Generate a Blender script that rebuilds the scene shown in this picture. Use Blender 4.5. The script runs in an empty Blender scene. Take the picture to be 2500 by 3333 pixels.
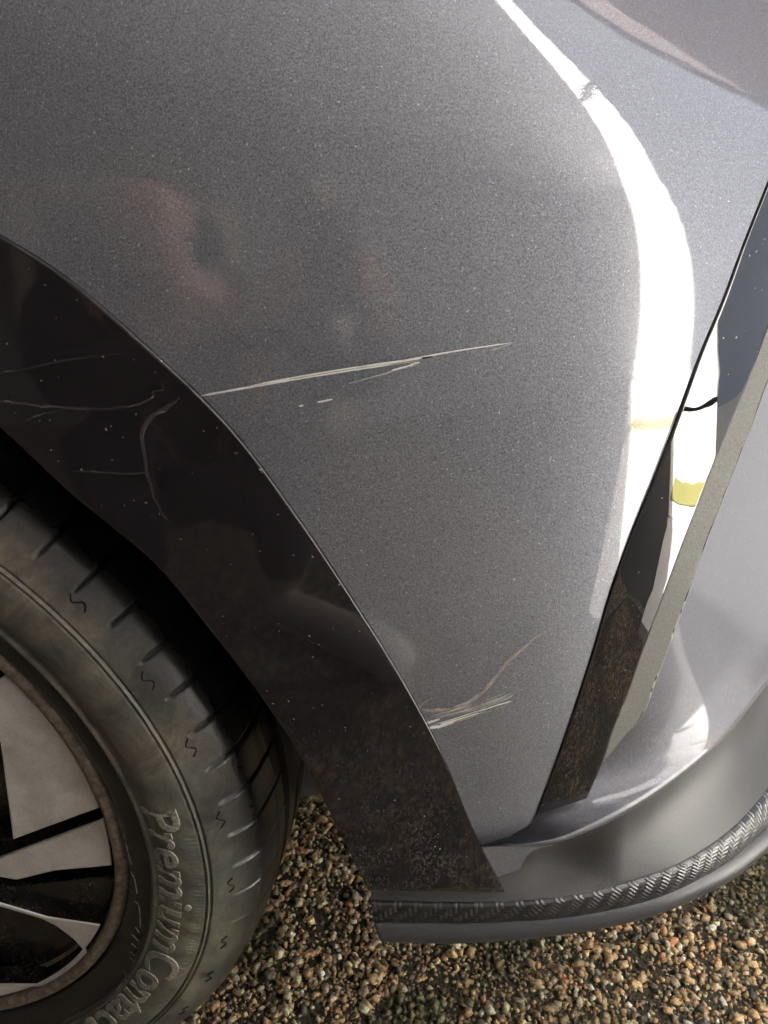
import bpy, bmesh, math, random
import numpy as np
from mathutils import Vector, Matrix
random.seed(4); rng = np.random.default_rng(7)
SC = bpy.context.scene; COL = SC.collection
R_ = math.radians

# ------------------------------------------------------------------ camera
YAW, PITCH, FPX = R_(5.0), R_(28.0), 2850.0
CAM = np.array([0.4334, -0.3987, 0.790])
rv = np.array([math.cos(YAW), math.sin(YAW), 0.0])
hv = np.array([-math.sin(YAW), math.cos(YAW), 0.0])
fw = hv * math.cos(PITCH) + np.array([0, 0, -math.sin(PITCH)])
uv_ = hv * math.sin(PITCH) + np.array([0, 0, math.cos(PITCH)])
cam_d = bpy.data.cameras.new("camera"); cam = bpy.data.objects.new("camera", cam_d); COL.objects.link(cam)
cam_d.sensor_fit = 'VERTICAL'; cam_d.sensor_height = 24.0; cam_d.lens = 24.0 * FPX / 3333.0
cam_d.clip_start = 0.01; cam_d.clip_end = 500
M = Matrix(((rv[0], uv_[0], -fw[0], CAM[0]), (rv[1], uv_[1], -fw[1], CAM[1]), (rv[2], uv_[2], -fw[2], CAM[2]), (0, 0, 0, 1)))
cam.matrix_world = M
SC.camera = cam
SC.render.resolution_x = 768; SC.render.resolution_y = 1024
# ------------------------------------------------------------------ sky and sun
SUN_TO = Vector((-0.52, 0.48, 0.71)).normalized()
W = bpy.data.worlds.new("World"); SC.world = W; W.use_nodes = True
nt = W.node_tree; bg = nt.nodes["Background"]
sky = nt.nodes.new("ShaderNodeTexSky"); sky.sky_type = 'NISHITA'; sky.sun_disc = False
sky.sun_elevation = math.asin(SUN_TO.z); sky.sun_rotation = math.atan2(SUN_TO.x, SUN_TO.y)
sky.air_density = 0.6; sky.dust_density = 5.0; sky.ozone_density = 0.6
nt.links.new(sky.outputs[0], bg.inputs[0]); bg.inputs[1].default_value = 0.10
sd = bpy.data.lights.new("sun", 'SUN'); sd.energy = 5.0; sd.angle = R_(0.5); sd.color = (1, 0.98, 0.95)
sun = bpy.data.objects.new("sun", sd); COL.objects.link(sun)
sun.rotation_euler = SUN_TO.to_track_quat('Z', 'Y').to_euler()
SC.view_settings.view_transform = 'Standard'; SC.view_settings.look = 'None'
SC.view_settings.gamma = 1; SC.view_settings.exposure = 3.4

# ------------------------------------------------------------------ materials
def new_mat(name):
    m = bpy.data.materials.new(name); m.use_nodes = True
    return m, m.node_tree, m.node_tree.nodes["Principled BSDF"]
def N(nt, t, **kw):
    n = nt.nodes.new(t)
    for k, v in kw.items():
        if k.startswith('i_'):
            n.inputs[k[2:].replace('_', ' ')].default_value = v
        else: setattr(n, k, v)
    return n
def math_n(nt, op, a, b=None, c=None):
    n = nt.nodes.new("ShaderNodeMath"); n.operation = op
    for i, v in enumerate((a, b, c)):
        if v is None: continue
        if isinstance(v, (int, float)): n.inputs[i].default_value = v
        else: nt.links.new(v, n.inputs[i])
    return n.outputs[0]
def ramp(nt, src, stops):
    n = nt.nodes.new("ShaderNodeValToRGB"); e = n.color_ramp.elements
    while len(e) < len(stops): e.new(0.5)
    for i, (p, c) in enumerate(stops):
        e[i].position = p; e[i].color = (*c, 1) if len(c) == 3 else c
    nt.links.new(src, n.inputs[0]); return n.outputs[0]
def noise(nt, vec, scale, detail=2, rough=.5, dist=0):
    n = N(nt, "ShaderNodeTexNoise"); n.inputs['Scale'].default_value = scale; n.inputs['Detail'].default_value = detail
    n.inputs['Roughness'].default_value = rough; n.inputs['Distortion'].default_value = dist
    nt.links.new(vec, n.inputs['Vector']); return n
def mixc(nt, f, a, b, mode='MIX'):
    n = nt.nodes.new("ShaderNodeMix"); n.data_type = 'RGBA'; n.blend_type = mode
    for i, v in ((0, f), (6, a), (7, b)):
        if isinstance(v, (int, float)): n.inputs[i].default_value = v
        elif isinstance(v, tuple): n.inputs[i].default_value = (*v, 1) if len(v) == 3 else v
        else: nt.links.new(v, n.inputs[i])
    return n.outputs[2]
def bump(nt, h, strength, dist, normal=None):
    n = nt.nodes.new("ShaderNodeBump"); n.inputs['Strength'].default_value = strength; n.inputs['Distance'].default_value = dist
    nt.links.new(h, n.inputs['Height'])
    if normal is not None: nt.links.new(normal, n.inputs['Normal'])
    return n.outputs[0]
def pos(nt): return nt.nodes.new("ShaderNodeNewGeometry").outputs['Position']

def dust_mask(nt, P, zlo, zhi, scale, thr):
    sep = N(nt, "ShaderNodeSeparateXYZ"); nt.links.new(P, sep.inputs[0])
    mr = N(nt, "ShaderNodeMapRange"); mr.inputs['From Min'].default_value = zhi; mr.inputs['From Max'].default_value = zlo
    nt.links.new(sep.outputs[2], mr.inputs[0])
    mp = N(nt, 'ShaderNodeMapping'); mp.inputs['Scale'].default_value = (1, 1, .45); nt.links.new(P, mp.inputs[0])
    n1 = noise(nt, mp.outputs[0], scale * 1.5, 3, .75)
    v = math_n(nt, 'ADD', n1.outputs[0], math_n(nt, 'MULTIPLY', mr.outputs[0], .18))
    m2 = N(nt, "ShaderNodeMapRange"); m2.inputs['From Min'].default_value = thr; m2.inputs['From Max'].default_value = thr + .08
    nt.links.new(v, m2.inputs[0])
    cl = ramp(nt, noise(nt, P, 45, 3, .6).outputs[0], [(.40, (.15,)*3), (.62, (1,)*3)])
    return math_n(nt, 'MULTIPLY', math_n(nt, 'MULTIPLY', m2.outputs[0], mr.outputs[0]), cl)

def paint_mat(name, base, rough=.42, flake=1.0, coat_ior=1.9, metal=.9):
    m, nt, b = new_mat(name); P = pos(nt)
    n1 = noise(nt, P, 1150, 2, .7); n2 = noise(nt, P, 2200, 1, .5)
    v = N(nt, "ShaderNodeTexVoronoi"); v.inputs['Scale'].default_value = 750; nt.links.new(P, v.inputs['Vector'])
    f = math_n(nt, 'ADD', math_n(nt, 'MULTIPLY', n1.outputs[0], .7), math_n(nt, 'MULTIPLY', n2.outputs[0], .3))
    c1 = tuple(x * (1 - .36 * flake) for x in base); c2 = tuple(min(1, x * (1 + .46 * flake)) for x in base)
    col = ramp(nt, f, [(.36, c1), (.64, c2)])
    spk = ramp(nt, noise(nt, P, 900, 1, .5).outputs[0], [(.70, (0, 0, 0)), (.78, (1, 1, 1))])
    col = mixc(nt, spk, col, tuple(min(1, x * 2.6) for x in base))
    dm = dust_mask(nt, P, .27, .50, 260, .60)
    dm2 = math_n(nt, 'MULTIPLY', dm, .55)
    col = mixc(nt, dm2, col, (.20, .165, .14)); nt.links.new(col, b.inputs['Base Color'])
    nt.links.new(math_n(nt, 'MULTIPLY', math_n(nt, 'SUBTRACT', 1, dm2), metal), b.inputs['Metallic'])
    b.inputs['Roughness'].default_value = rough
    # flakes tilt the base layer only
    nm = N(nt, "ShaderNodeNormalMap"); nm.space = 'OBJECT'
    bp = bump(nt, f, .35 * flake, .0006); nt.links.new(bp, b.inputs['Normal'])
    # faint orange peel in the clear coat
    op = noise(nt, P, 90, 2, .4); op2 = noise(nt, P, 1100, 1, .5); b1 = bump(nt, op.outputs[0], .012, .0006); nt.links.new(bump(nt, op2.outputs[0], .035, .0003, b1), b.inputs['Coat Normal'])
    b.inputs['Coat Weight'].default_value = 1; b.inputs['Coat Roughness'].default_value = .012; b.inputs['Coat IOR'].default_value = coat_ior
    return m
M_PAINT = paint_mat("graphite_metallic_paint", (.185, .192, .214), rough=.66, coat_ior=1.78)
M_PAINT2 = paint_mat("graphite_metallic_paint_dimmed", (.12, .122, .14), rough=.58, flake=.5, coat_ior=1.34)  # same paint as the panel, darkened so the shelf comes out less bright

def gloss_mat(name, base, ior, rough=.03, dust=(.2, .16, .14), dz=(.27, .46), thr=.60, dk=.5, coat=0):
    m, nt, b = new_mat(name); P = pos(nt)
    dm = math_n(nt, 'MULTIPLY', dust_mask(nt, P, dz[0], dz[1], 430, thr), dk)
    tiny = ramp(nt, noise(nt, P, 420, 2, .6).outputs[0], [(.735, (0, 0, 0)), (.76, (1, 1, 1))])
    film = noise(nt, P, 14, 4, .6)
    col = mixc(nt, math_n(nt, 'MULTIPLY', film.outputs[0], .05), base, dust)
    col = mixc(nt, dm, col, dust); col = mixc(nt, tiny, col, (.35, .34, .33))
    nt.links.new(col, b.inputs['Base Color']); b.inputs['IOR'].default_value = ior
    rg = math_n(nt, 'ADD', math_n(nt, 'MULTIPLY', math_n(nt, 'ADD', dm, tiny), .6), rough); nt.links.new(rg, b.inputs['Roughness'])
    op = noise(nt, P, 60, 2, .4); nt.links.new(bump(nt, op.outputs[0], .05, .0006), b.inputs['Normal'])
    return m
M_TRIM = gloss_mat("gloss_dark_trim", (.009, .008, .010), 1.54, .05, thr=.63, dk=.36, dz=(.24, .56))
M_BLADE = gloss_mat("gloss_black_blade", (.006, .0065, .008), 2.0, .012, dz=(.27, .45), thr=.62)

def satin_mat(name, base, rough, grain=.35, scale=900, ior=1.5, var=.2):
    m, nt, b = new_mat(name); P = pos(nt)
    n1 = noise(nt, P, scale, 2, .6); n2 = noise(nt, P, 9, 4, .6)
    c = ramp(nt, n1.outputs[0], [(.35, tuple(x * (1 - var) for x in base)), (.65, tuple(x * (1 + var) for x in base))])
    c = mixc(nt, math_n(nt, 'MULTIPLY', n2.outputs[0], .25), c, tuple(x * 1.4 + .02 for x in base))
    nt.links.new(c, b.inputs['Base Color']); b.inputs['Roughness'].default_value = rough; b.inputs['IOR'].default_value = ior
    nt.links.new(bump(nt, n1.outputs[0], grain, .0005), b.inputs['Normal'])
    return m
M_STRIP = satin_mat("grey_textured_plastic", (.15, .15, .135), .5)
M_LOWER = satin_mat("dark_satin_plastic", (.036, .036, .035), .42, .22, 800, ior=1.5)
M_LIP = satin_mat("grey_satin_lip", (.038, .038, .042), .38, .12, 700)
M_DARK = satin_mat("dark_plastic_liner", (.008, .008, .008), .9, .4, 300)
M_SEAM = satin_mat("black_gap", (.003, .003, .003), .8)

def carbon_mat():
    m, nt, b = new_mat("carbon_weave_film")
    uv = N(nt, "ShaderNodeUVMap"); sep = N(nt, "ShaderNodeSeparateXYZ"); nt.links.new(uv.outputs[0], sep.inputs[0])
    c = .0034
    u = math_n(nt, 'DIVIDE', sep.outputs[0], c); v = math_n(nt, 'DIVIDE', sep.outputs[1], c)
    fu = math_n(nt, 'FLOOR', u); fv = math_n(nt, 'FLOOR', v)
    s = math_n(nt, 'FLOORED_MODULO', math_n(nt, 'ADD', fu, fv), 4.0)
    warp = math_n(nt, 'LESS_THAN', s, 1.5)
    pu = math_n(nt, 'SINE', math_n(nt, 'MULTIPLY', math_n(nt, 'FRACT', u), math.pi))
    pv = math_n(nt, 'SINE', math_n(nt, 'MULTIPLY', math_n(nt, 'FRACT', v), math.pi))
    hgt = math_n(nt, 'ADD', math_n(nt, 'MULTIPLY', warp, pu), math_n(nt, 'MULTIPLY', math_n(nt, 'SUBTRACT', 1, warp), math_n(nt, 'MULTIPLY', pv, .55)))
    col = mixc(nt, warp, (.008, .009, .010), (.030, .031, .034)); nt.links.new(col, b.inputs['Base Color'])
    b.inputs['Roughness'].default_value = .33; b.inputs['IOR'].default_value = 1.7
    nt.links.new(bump(nt, hgt, .6, .0005), b.inputs['Normal'])
    return m
M_CARBON = carbon_mat()

def scratch_mat(name, col, lo, hi, sc=(60, 60, 1400)):
    m, nt, b = new_mat(name)
    uv = N(nt, "ShaderNodeUVMap"); mp = N(nt, "ShaderNodeMapping"); mp.inputs['Scale'].default_value = sc
    nt.links.new(uv.outputs[0], mp.inputs[0])
    n1 = noise(nt, mp.outputs[0], 1, 3, .65)
    a = ramp(nt, n1.outputs[0], [(lo, (0, 0, 0)), (hi, (1, 1, 1))])
    nt.links.new(a, b.inputs['Alpha']); b.inputs['Base Color'].default_value = (*col, 1); b.inputs['Roughness'].default_value = .6
    return m
M_SCR = scratch_mat("bare_primer_scratch", (.66, .66, .60), .30, .44, (90, 2600, 1))
M_SCRF = scratch_mat("faint_scuff", (.42, .41, .38), .40, .60, (90, 2200, 1))
M_REFL_TRIM = scratch_mat("painted_reflection_trim", (.06, .050, .052), .20, .75, (120, 500, 1))  # ground cracks mirrored in the trim, put into a flat colour

def rubber_mat():
    m, nt, b = new_mat("dusty_rubber"); P = pos(nt)
    at = N(nt, "ShaderNodeAttribute"); at.attribute_name = "radius"      # radius of the tyre in metres
    r = at.outputs['Fac']
    n1 = noise(nt, P, 30, 6, .75, 1.2); n2 = noise(nt, P, 260, 3, .7); n3 = noise(nt, P, 6, 3, .6)
    zone = ramp(nt, math_n(nt, 'MULTIPLY', math_n(nt, 'SUBTRACT', r, .22), 10.0),
                [(.0, (.0,)*3), (.285, (.03,)*3), (.31, (.75,)*3), (.72, (1,)*3), (.86, (.55,)*3), (.93, (.16,)*3), (.985, (.0,)*3)])
    k = math_n(nt, 'MULTIPLY', zone, math_n(nt, 'ADD', math_n(nt, 'MULTIPLY', n1.outputs[0], 2.6), -.62))
    k = math_n(nt, 'MULTIPLY', k, math_n(nt, 'ADD', math_n(nt, 'MULTIPLY', n2.outputs[0], .9), .45))
    k.node.use_clamp = True
    dustc = ramp(nt, n3.outputs[0], [(.40, (.19, .18, .135)), (.5, (.10, .10, .085)), (.60, (.22, .185, .145))])
    col = mixc(nt, k, (.012, .012, .013), dustc)
    nt.links.new(col, b.inputs['Base Color'])
    nt.links.new(math_n(nt, 'ADD', math_n(nt, 'MULTIPLY', k, .5), .26), b.inputs['Roughness'])
    nt.links.new(bump(nt, n2.outputs[0], .5, .0006), b.inputs['Normal'])
    return m
M_RUB = rubber_mat()
M_LETTER = satin_mat("dusty_raised_lettering", (.21, .20, .165), .7, .5, 600, var=.45)
M_MARK = satin_mat("bead_highlight_pale", (.28, .27, .23), .6, .3, 500, var=.5)  # pale colour paints the thin highlights on the bead letters
def machined():
    m, nt, b = new_mat("dirty_machined_alloy"); P = pos(nt)
    n1 = noise(nt, P, 28, 4, .6); n2 = noise(nt, P, 500, 2, .6)
    f = math_n(nt, 'ADD', math_n(nt, 'MULTIPLY', n1.outputs[0], .75), math_n(nt, 'MULTIPLY', n2.outputs[0], .25))
    c = ramp(nt, f, [(.36, (.42, .39, .35)), (.6, (.66, .65, .61))])
    nt.links.new(c, b.inputs['Base Color']); b.inputs['Metallic'].default_value = .15; b.inputs['Roughness'].default_value = .5
    nt.links.new(bump(nt, n2.outputs[0], .25, .0004), b.inputs['Normal']); return m
M_ALLOY = machined()
def lipm():
    m, nt, b = new_mat("brake_dusted_rim_lip"); P = pos(nt)
    n1 = noise(nt, P, 160, 4, .7); c = ramp(nt, n1.outputs[0], [(.3, (.10, .078, .058)), (.5, (.22, .185, .14)), (.7, (.38, .34, .27))])
    nt.links.new(c, b.inputs['Base Color']); b.inputs['Metallic'].default_value = .4; b.inputs['Roughness'].default_value = .5
    nt.links.new(bump(nt, n1.outputs[0], .4, .0006), b.inputs['Normal']); return m
M_RIML = lipm()
M_RIMB = gloss_mat("gloss_black_alloy", (.006, .006, .006), 1.5, .2, dz=(.1, 1.6), thr=.70, dk=.25)
M_EDGE_HL, _n, _b = new_mat("painted_edge_highlight"); _b.inputs['Base Color'].default_value = (.75, .74, .70, 1); _b.inputs['Metallic'].default_value = .8; _b.inputs['Roughness'].default_value = .28  # lighter bevel colour paints the highlight along the spoke face edges

# ------------------------------------------------------------------ helpers
def link_mesh(name, verts, faces, mat, parent=None, smooth=True, uvs=None):
    me = bpy.data.meshes.new(name); me.from_pydata([tuple(map(float, v)) for v in verts], [], faces)
    if smooth: me.polygons.foreach_set("use_smooth", [True] * len(me.polygons))
    if uvs is not None:
        l = me.uv_layers.new(name="UVMap"); idx = np.zeros(len(me.loops), dtype=np.int32); me.loops.foreach_get("vertex_index", idx)
        l.data.foreach_set("uv", np.asarray(uvs, dtype=np.float32)[idx].ravel())
    me.materials.append(mat); me.update()
    o = bpy.data.objects.new(name, me); COL.objects.link(o)
    if parent is not None: o.parent = parent
    return o
def tag(o, label=None, cat=None, group=None, kind=None):
    if label: o['label'] = label
    if cat: o['category'] = cat
    if group: o['group'] = group
    if kind: o['kind'] = kind
    return o
def rays(px, py):
    px = np.asarray(px, float); py = np.asarray(py, float)
    d = fw + ((px - 1250) / FPX)[..., None] * rv - ((py - 1666.5) / FPX)[..., None] * uv_
    return d
def hit(px, py, F, t0=.2, t1=1.3, n=90):
    d = rays(px, py); sh = d.shape[:-1]; d = d.reshape(-1, 3)
    ts = np.linspace(t0, t1, n); lo = np.full(len(d), t0); hi = np.full(len(d), t1); found = np.zeros(len(d), bool)
    prev = None
    for t in ts:
        P = CAM + d * t; g = P[:, 1] - F(P[:, 0], P[:, 2])
        if prev is not None:
            c = (~found) & (g >= 0); hi[c] = t; lo[c] = tp; found |= c
        prev = g; tp = t
    for _ in range(30):
        m = (lo + hi) / 2; P = CAM + d * m[:, None]; g = P[:, 1] - F(P[:, 0], P[:, 2])
        hi = np.where(g >= 0, m, hi); lo = np.where(g < 0, m, lo)
    return (CAM + d * hi[:, None]).reshape(*sh, 3)
def hitz(px, py, z):
    d = rays(px, py); t = (z - CAM[2]) / d[..., 2]; return CAM + d * t[..., None]
def crv(pts):
    p = np.array(pts, float); return p
def fy(pts):      # x as a smooth function of image height
    p = np.array(sorted(pts, key=lambda q: q[1]), float)
    return lambda y: pchip(p[:, 1], p[:, 0], y)
def pchip(xs, ys, x):
    xs = np.asarray(xs, float); ys = np.asarray(ys, float); x = np.asarray(x, float)
    h = np.diff(xs); dl = np.diff(ys) / h; m = np.zeros(len(xs))
    for i in range(1, len(xs) - 1):
        if dl[i-1] * dl[i] > 0:
            w1 = 2 * h[i] + h[i-1]; w2 = h[i] + 2 * h[i-1]; m[i] = (w1 + w2) / (w1 / dl[i-1] + w2 / dl[i])
    m[0] = dl[0]; m[-1] = dl[-1]
    i = np.clip(np.searchsorted(xs, x) - 1, 0, len(xs) - 2); t = (x - xs[i]) / h[i]
    r = ((1 + 2 * t) * (1 - t) ** 2 * ys[i] + t * (1 - t) ** 2 * h[i] * m[i] + t * t * (3 - 2 * t) * ys[i+1] + t * t * (t - 1) * h[i] * m[i+1])
    r = np.where(x < xs[0], ys[0] + m[0] * (x - xs[0]), r); return np.where(x > xs[-1], ys[-1] + m[-1] * (x - xs[-1]), r)
def spline(pts, n, key=None):     # smooth curve through points of any dimension, parameter by key index or chord length
    p = np.array(pts, float)
    if key is None: k = np.r_[0, np.cumsum(np.linalg.norm(np.diff(p, axis=0), axis=1))]
    else: k = np.array(key, float)
    m = np.zeros_like(p)
    h = np.diff(k)[:, None]; dl = np.diff(p, axis=0) / h
    m[1:-1] = (dl[:-1] * h[1:] + dl[1:] * h[:-1]) / (h[1:] + h[:-1]); m[0] = dl[0]; m[-1] = dl[-1]
    x = np.linspace(k[0], k[-1], n) if np.isscalar(n) else np.asarray(n) * (k[-1])
    i = np.clip(np.searchsorted(k, x, side='right') - 1, 0, len(k) - 2); hh = (k[i+1] - k[i])[:, None]; t = ((x - k[i]) / hh[:, 0])[:, None]
    return (1 + 2*t) * (1-t)**2 * p[i] + t * (1-t)**2 * hh * m[i] + t*t * (3-2*t) * p[i+1] + t*t * (t-1) * hh * m[i+1]
def grid_faces(nr, nc, off=0, flip=False, wrap=False):
    f = []
    for j in range(nr - 1):
        for i in range(nc if wrap else nc - 1):
            a = off + j * nc + i; b = off + j * nc + (i + 1) % nc; c = b + nc; d = a + nc
            f.append((a, d, c, b) if not flip else (a, b, c, d))
    return f
def normals(P):
    du = np.gradient(P, axis=1); dv = np.gradient(P, axis=0); n = np.cross(du, dv)
    n /= np.linalg.norm(n, axis=2, keepdims=True) + 1e-12
    s = np.sign(np.sum(n * (CAM - P), axis=2, keepdims=True)); s[s == 0] = 1
    return n * s
def roll_edges(P, sides, r=.0012, depth=.012):
    """P rows x cols; wraps the named sides ('l','r','t','b') round a small radius and back into the body."""
    nrm = normals(P)
    def ext(P, nrm, axis, end):
        e = np.take(P, 0 if end == 0 else -1, axis=axis); q = np.take(P, 1 if end == 0 else -2, axis=axis)
        n = np.take(nrm, 0 if end == 0 else -1, axis=axis)
        d = e - q; d /= np.linalg.norm(d, axis=1, keepdims=True) + 1e-12
        n = n - d * np.sum(n * d, axis=1, keepdims=True); n /= np.linalg.norm(n, axis=1, keepdims=True) + 1e-12
        st = [e - d * r + d * r * math.sin(a) - n * r * (1 - math.cos(a)) for a in (R_(30), R_(60), R_(90))]
        st.append(st[-1] - n * depth)
        base = e - d * r
        ns = [n] * 4
        if end == 0: arr = st[::-1] + [base]; idx = slice(1, None)
        else: arr = [base] + st
        A = np.stack(arr, axis=axis); NA = np.stack([n] * 5, axis=axis)
        body = P[1:] if (axis == 0 and end == 0) else P[:-1] if axis == 0 else P[:, 1:] if end == 0 else P[:, :-1]
        nb = nrm[1:] if (axis == 0 and end == 0) else nrm[:-1] if axis == 0 else nrm[:, 1:] if end == 0 else nrm[:, :-1]
        if end == 0: return np.concatenate([A, body], axis), np.concatenate([NA, nb], axis)
        return np.concatenate([body, A], axis), np.concatenate([nb, NA], axis)
    for s in sides:
        P, nrm = ext(P, nrm, {'l': 1, 'r': 1, 't': 0, 'b': 0}[s], {'l': 0, 'r': 1, 't': 0, 'b': 1}[s])
    return P
def grid_obj(name, P, mat, parent, uvs=None):
    nr, nc = P.shape[:2]
    a, b, d = P[nr//2, nc//2], P[nr//2, nc//2+1], P[nr//2+1, nc//2]
    n = np.cross(d - a, b - a); flip = np.dot(n, CAM - a) < 0
    return link_mesh(name, P.reshape(-1, 3), grid_faces(nr, nc, 0, flip), mat, parent, True, uvs)
def join(objs, name):
    base = objs[0]; bm = bmesh.new()
    for o in objs: bm.from_mesh(o.data)
    bm.to_mesh(base.data); bm.free()
    for o in objs[1:]:
        me = o.data; bpy.data.objects.remove(o); bpy.data.meshes.remove(me)
    base.name = name; base.data.name = name; return base
def box(name, lo, hi, mat, parent=None):
    x0, y0, z0 = lo; x1, y1, z1 = hi
    v = [(x0,y0,z0),(x1,y0,z0),(x1,y1,z0),(x0,y1,z0),(x0,y0,z1),(x1,y0,z1),(x1,y1,z1),(x0,y1,z1)]
    f = [(0,3,2,1),(4,5,6,7),(0,1,5,4),(1,2,6,5),(2,3,7,6),(3,0,4,7)]
    return link_mesh(name, v, f, mat, parent, False)

# ------------------------------------------------------------------ the shape of the bumper side
def sp(u, w):
    u = np.asarray(u, float) / w; return w * np.where(u > 30, u, np.log1p(np.exp(np.minimum(u, 30))))
Y0, ZM, KZ = -.034, .46, .55
XR = lambda z: np.full_like(np.asarray(z, float), .52)
ZC = lambda x: np.full_like(np.asarray(x, float), 9.0)
RW = .022
def S(x, z):
    u = x - XR(z)
    return Y0 + .5 * KZ * (z - ZM) ** 2 + .015 * x + .30 * sp(u + .10, .07) + .72 * sp(u, RW) + .55 * sp(z - ZC(x), .006) - .006
band = np.array([(1330,-330),(1480,-150),(1630,0),(1777,132),(1931,272),(2022,380),(2094,500),(2150,690),(2173,904),(2171,1101),(2155,1250),(2122,1403),(2085,1591),(2040,1780),(1990,1990),(1900,2300),(1790,2700)], float)
crs = np.array([(1500,-330),(1800,-105),(1950,0),(2071,90),(2192,162),(2343,264),(2493,362),(2700,490),(2900,610)], float)
for it in range(6):
    B = hit(band[:, 0], band[:, 1], S)
    o = np.argsort(B[:, 2]); bz = B[o, 2]; bx = B[o, 0]
    zz = np.linspace(bz[0], bz[-1], 60); xx = np.interp(zz, bz, bx)
    for _ in range(14): xx = np.r_[xx[0], (xx[:-2] + xx[1:-1] + xx[2:]) / 3, xx[-1]]
    XR = (lambda zz, xx: lambda z: np.interp(z, zz, xx, left=xx[0]))(zz, xx)
for it in range(6):
    B2 = hit(crs[:, 0], crs[:, 1], S)
    o = np.argsort(B2[:, 0]); cx, cz = B2[o, 0], B2[o, 2]
    sl = (cz[1] - cz[0]) / (cx[1] - cx[0])
    ZC = (lambda cx, cz, sl: lambda x: np.where(x < cx[0], cz[0] + sl * (x - cx[0]), np.interp(x, cx, cz)))(cx, cz, sl)
print("ridge x/z", np.round(B[::3], 3).tolist()); print("crease", np.round(B2[::3], 3).tolist())

# image-space outlines of the parts (source pixels), each laid on its own surface
TR_O = [(-620,500),(-300,610),(0,769),(211,904),(452,1108),(753,1401),(980,1703),(1160,1974),(1310,2215),(1432,2441),(1567,2758),(1645,2905)]
TR_I = [(-620,1060),(-250,1200),(0,1394),(226,1605),(360,1715),(497,1831),(693,2065),(838,2255),(964,2441),(1060,2620),(1198,2901)]
BL_L = [(2975,-600),(2740,0),(2500,603),(2422,800),(2358,973),(2282,1154),(2207,1358),(2132,1553),(2049,1757),(1988,1930),(1928,2133),(1875,2294),(1823,2445),(1770,2588),(1744,2654)]
BL_R = [(2960,0),(2500,1071),(2456,1192),(2380,1373),(2305,1561),(2230,1749),(2154,1953),(2086,2133),(2041,2264),(1988,2399),(1962,2482),(1912,2599)]
MS_R = [(2960,180),(2500,1252),(2456,1373),(2380,1569),(2305,1764),(2230,1975),(2173,2128),(2139,2219),(2105,2309),(2079,2354),(2041,2392),(1996,2445),(1962,2482)]
fBL, fBR, fMR = fy(BL_L), fy(BL_R), fy(MS_R)
car = bpy.data.objects.new("car", None); COL.objects.link(car)
tag(car, "dark grey metallic car with its scratched front bumper corner and dusty front wheel", "car")

# main panel
lf = fy([(-620,500),(-300,610)] + TR_O[2:11])
ys = np.concatenate([np.linspace(-420, 2600, 300), np.linspace(2606, 2750, 26)])
right = np.where(ys < 2654, fBL(ys), pchip([2654, 2678, 2708, 2735, 2752], [1744, 1732, 1687, 1620, 1566], ys))
left = np.where(ys < 500, -620, lf(ys)); left = np.maximum(left, -620)
right = np.maximum(right, left + 2) - 4
s = np.linspace(0, 1, 300)[None, :]
PX = left[:, None] * (1 - s) + right[:, None] * s; PY = np.repeat(ys[:, None], 300, 1)
P = hit(PX, PY, S)
panel = grid_obj("bumper_cover", roll_edges(P, 'rb', .0012, .010), M_PAINT, car)
# wedge under the tip
def Swedge(x, z): return S(x, .345 + 0 * z) + .24 * np.maximum(0, .345 - z)
wy = np.linspace(2752, 2905, 30)
wl = np.interp(wy, [2752, 2905], [1562, 1642]); wr = pchip([2752, 2769, 2800, 2829, 2905], [1800, 1736, 1710, 1695, 1652], wy)
s = np.linspace(0, 1, 24)[None, :]
Pw = hit(wl[:, None] * (1 - s) + wr[:, None] * s, np.repeat(wy[:, None], 24, 1), lambda x, z: Swedge(x, z) + .0)
wed = grid_obj("wedge", roll_edges(Pw, 'rb', .0010, .006), M_PAINT, car)
panel = join([panel, wed], "bumper_cover")

# wheel arch trim
n = 160
po = spline(TR_O, n, key=[0,1,2,3,4,5.2,6.3,7.3,8.2,9,10,10.5]); pi = spline(TR_I, n, key=[0,1.2,2.2,3.2,4,4.8,6,7.2,8.4,9.4,10.5])
pi[-1] = (1198, 2901)
s = np.linspace(0, 1, 50)
PX = po[:, None, 0] * (1 - s)[None] + pi[:, None, 0] * s; PY = po[:, None, 1] * (1 - s)[None] + pi[:, None, 1] * s
Strim = lambda x, z: S(x, z) - .0035
Pt = hit(PX, PY, Strim)
grid_obj("wheel_arch_trim", roll_edges(Pt, 'lrb', .0009, .030), M_TRIM, car)

# gloss blade
eb = hit(fBL(np.linspace(-600, 2654, 80)), np.linspace(-600, 2654, 80), S)
ebz, ebx = eb[::-1, 2], eb[::-1, 0]; XL = lambda z: np.interp(z, ebz, ebx)
TBZ = lambda z: np.interp(z, [.40, .52, .559, .612, .640, .677, .74], [.12, .16, .23, .43, .54, .76, .95]); DT = .40
_ys = np.linspace(0, 2598, 120); _e = hit(fBR(_ys), _ys, lambda x, z: S(XL(z), z) + .0035 + .5 * (x - XL(z)))
_w = _e[:, 0] - XL(_e[:, 2]); _o = np.argsort(_e[:, 2]); _wz, _wv = _e[_o, 2], np.maximum(_w[_o], .012)
for _ in range(20): _wv = np.r_[_wv[0], (_wv[:-2] + _wv[1:-1] + _wv[2:]) / 3, _wv[-1]]
WBL = lambda z: np.interp(z, _wz, _wv); print("blade width", _wv[::20].round(4))
Sbl = lambda x, z: S(XL(z), z) + .0035 + TBZ(z) * (x - XL(z)) + DT / 2 * np.maximum(0, x - XL(z)) ** 2 / WBL(z)
ys = np.concatenate([np.linspace(0, 2599, 200), np.linspace(2603, 2652, 14)])
l = fBL(ys) + 2; r = np.where(ys < 2599, fBR(ys), np.interp(ys, [2599, 2654], [1912, 1746]))
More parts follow.
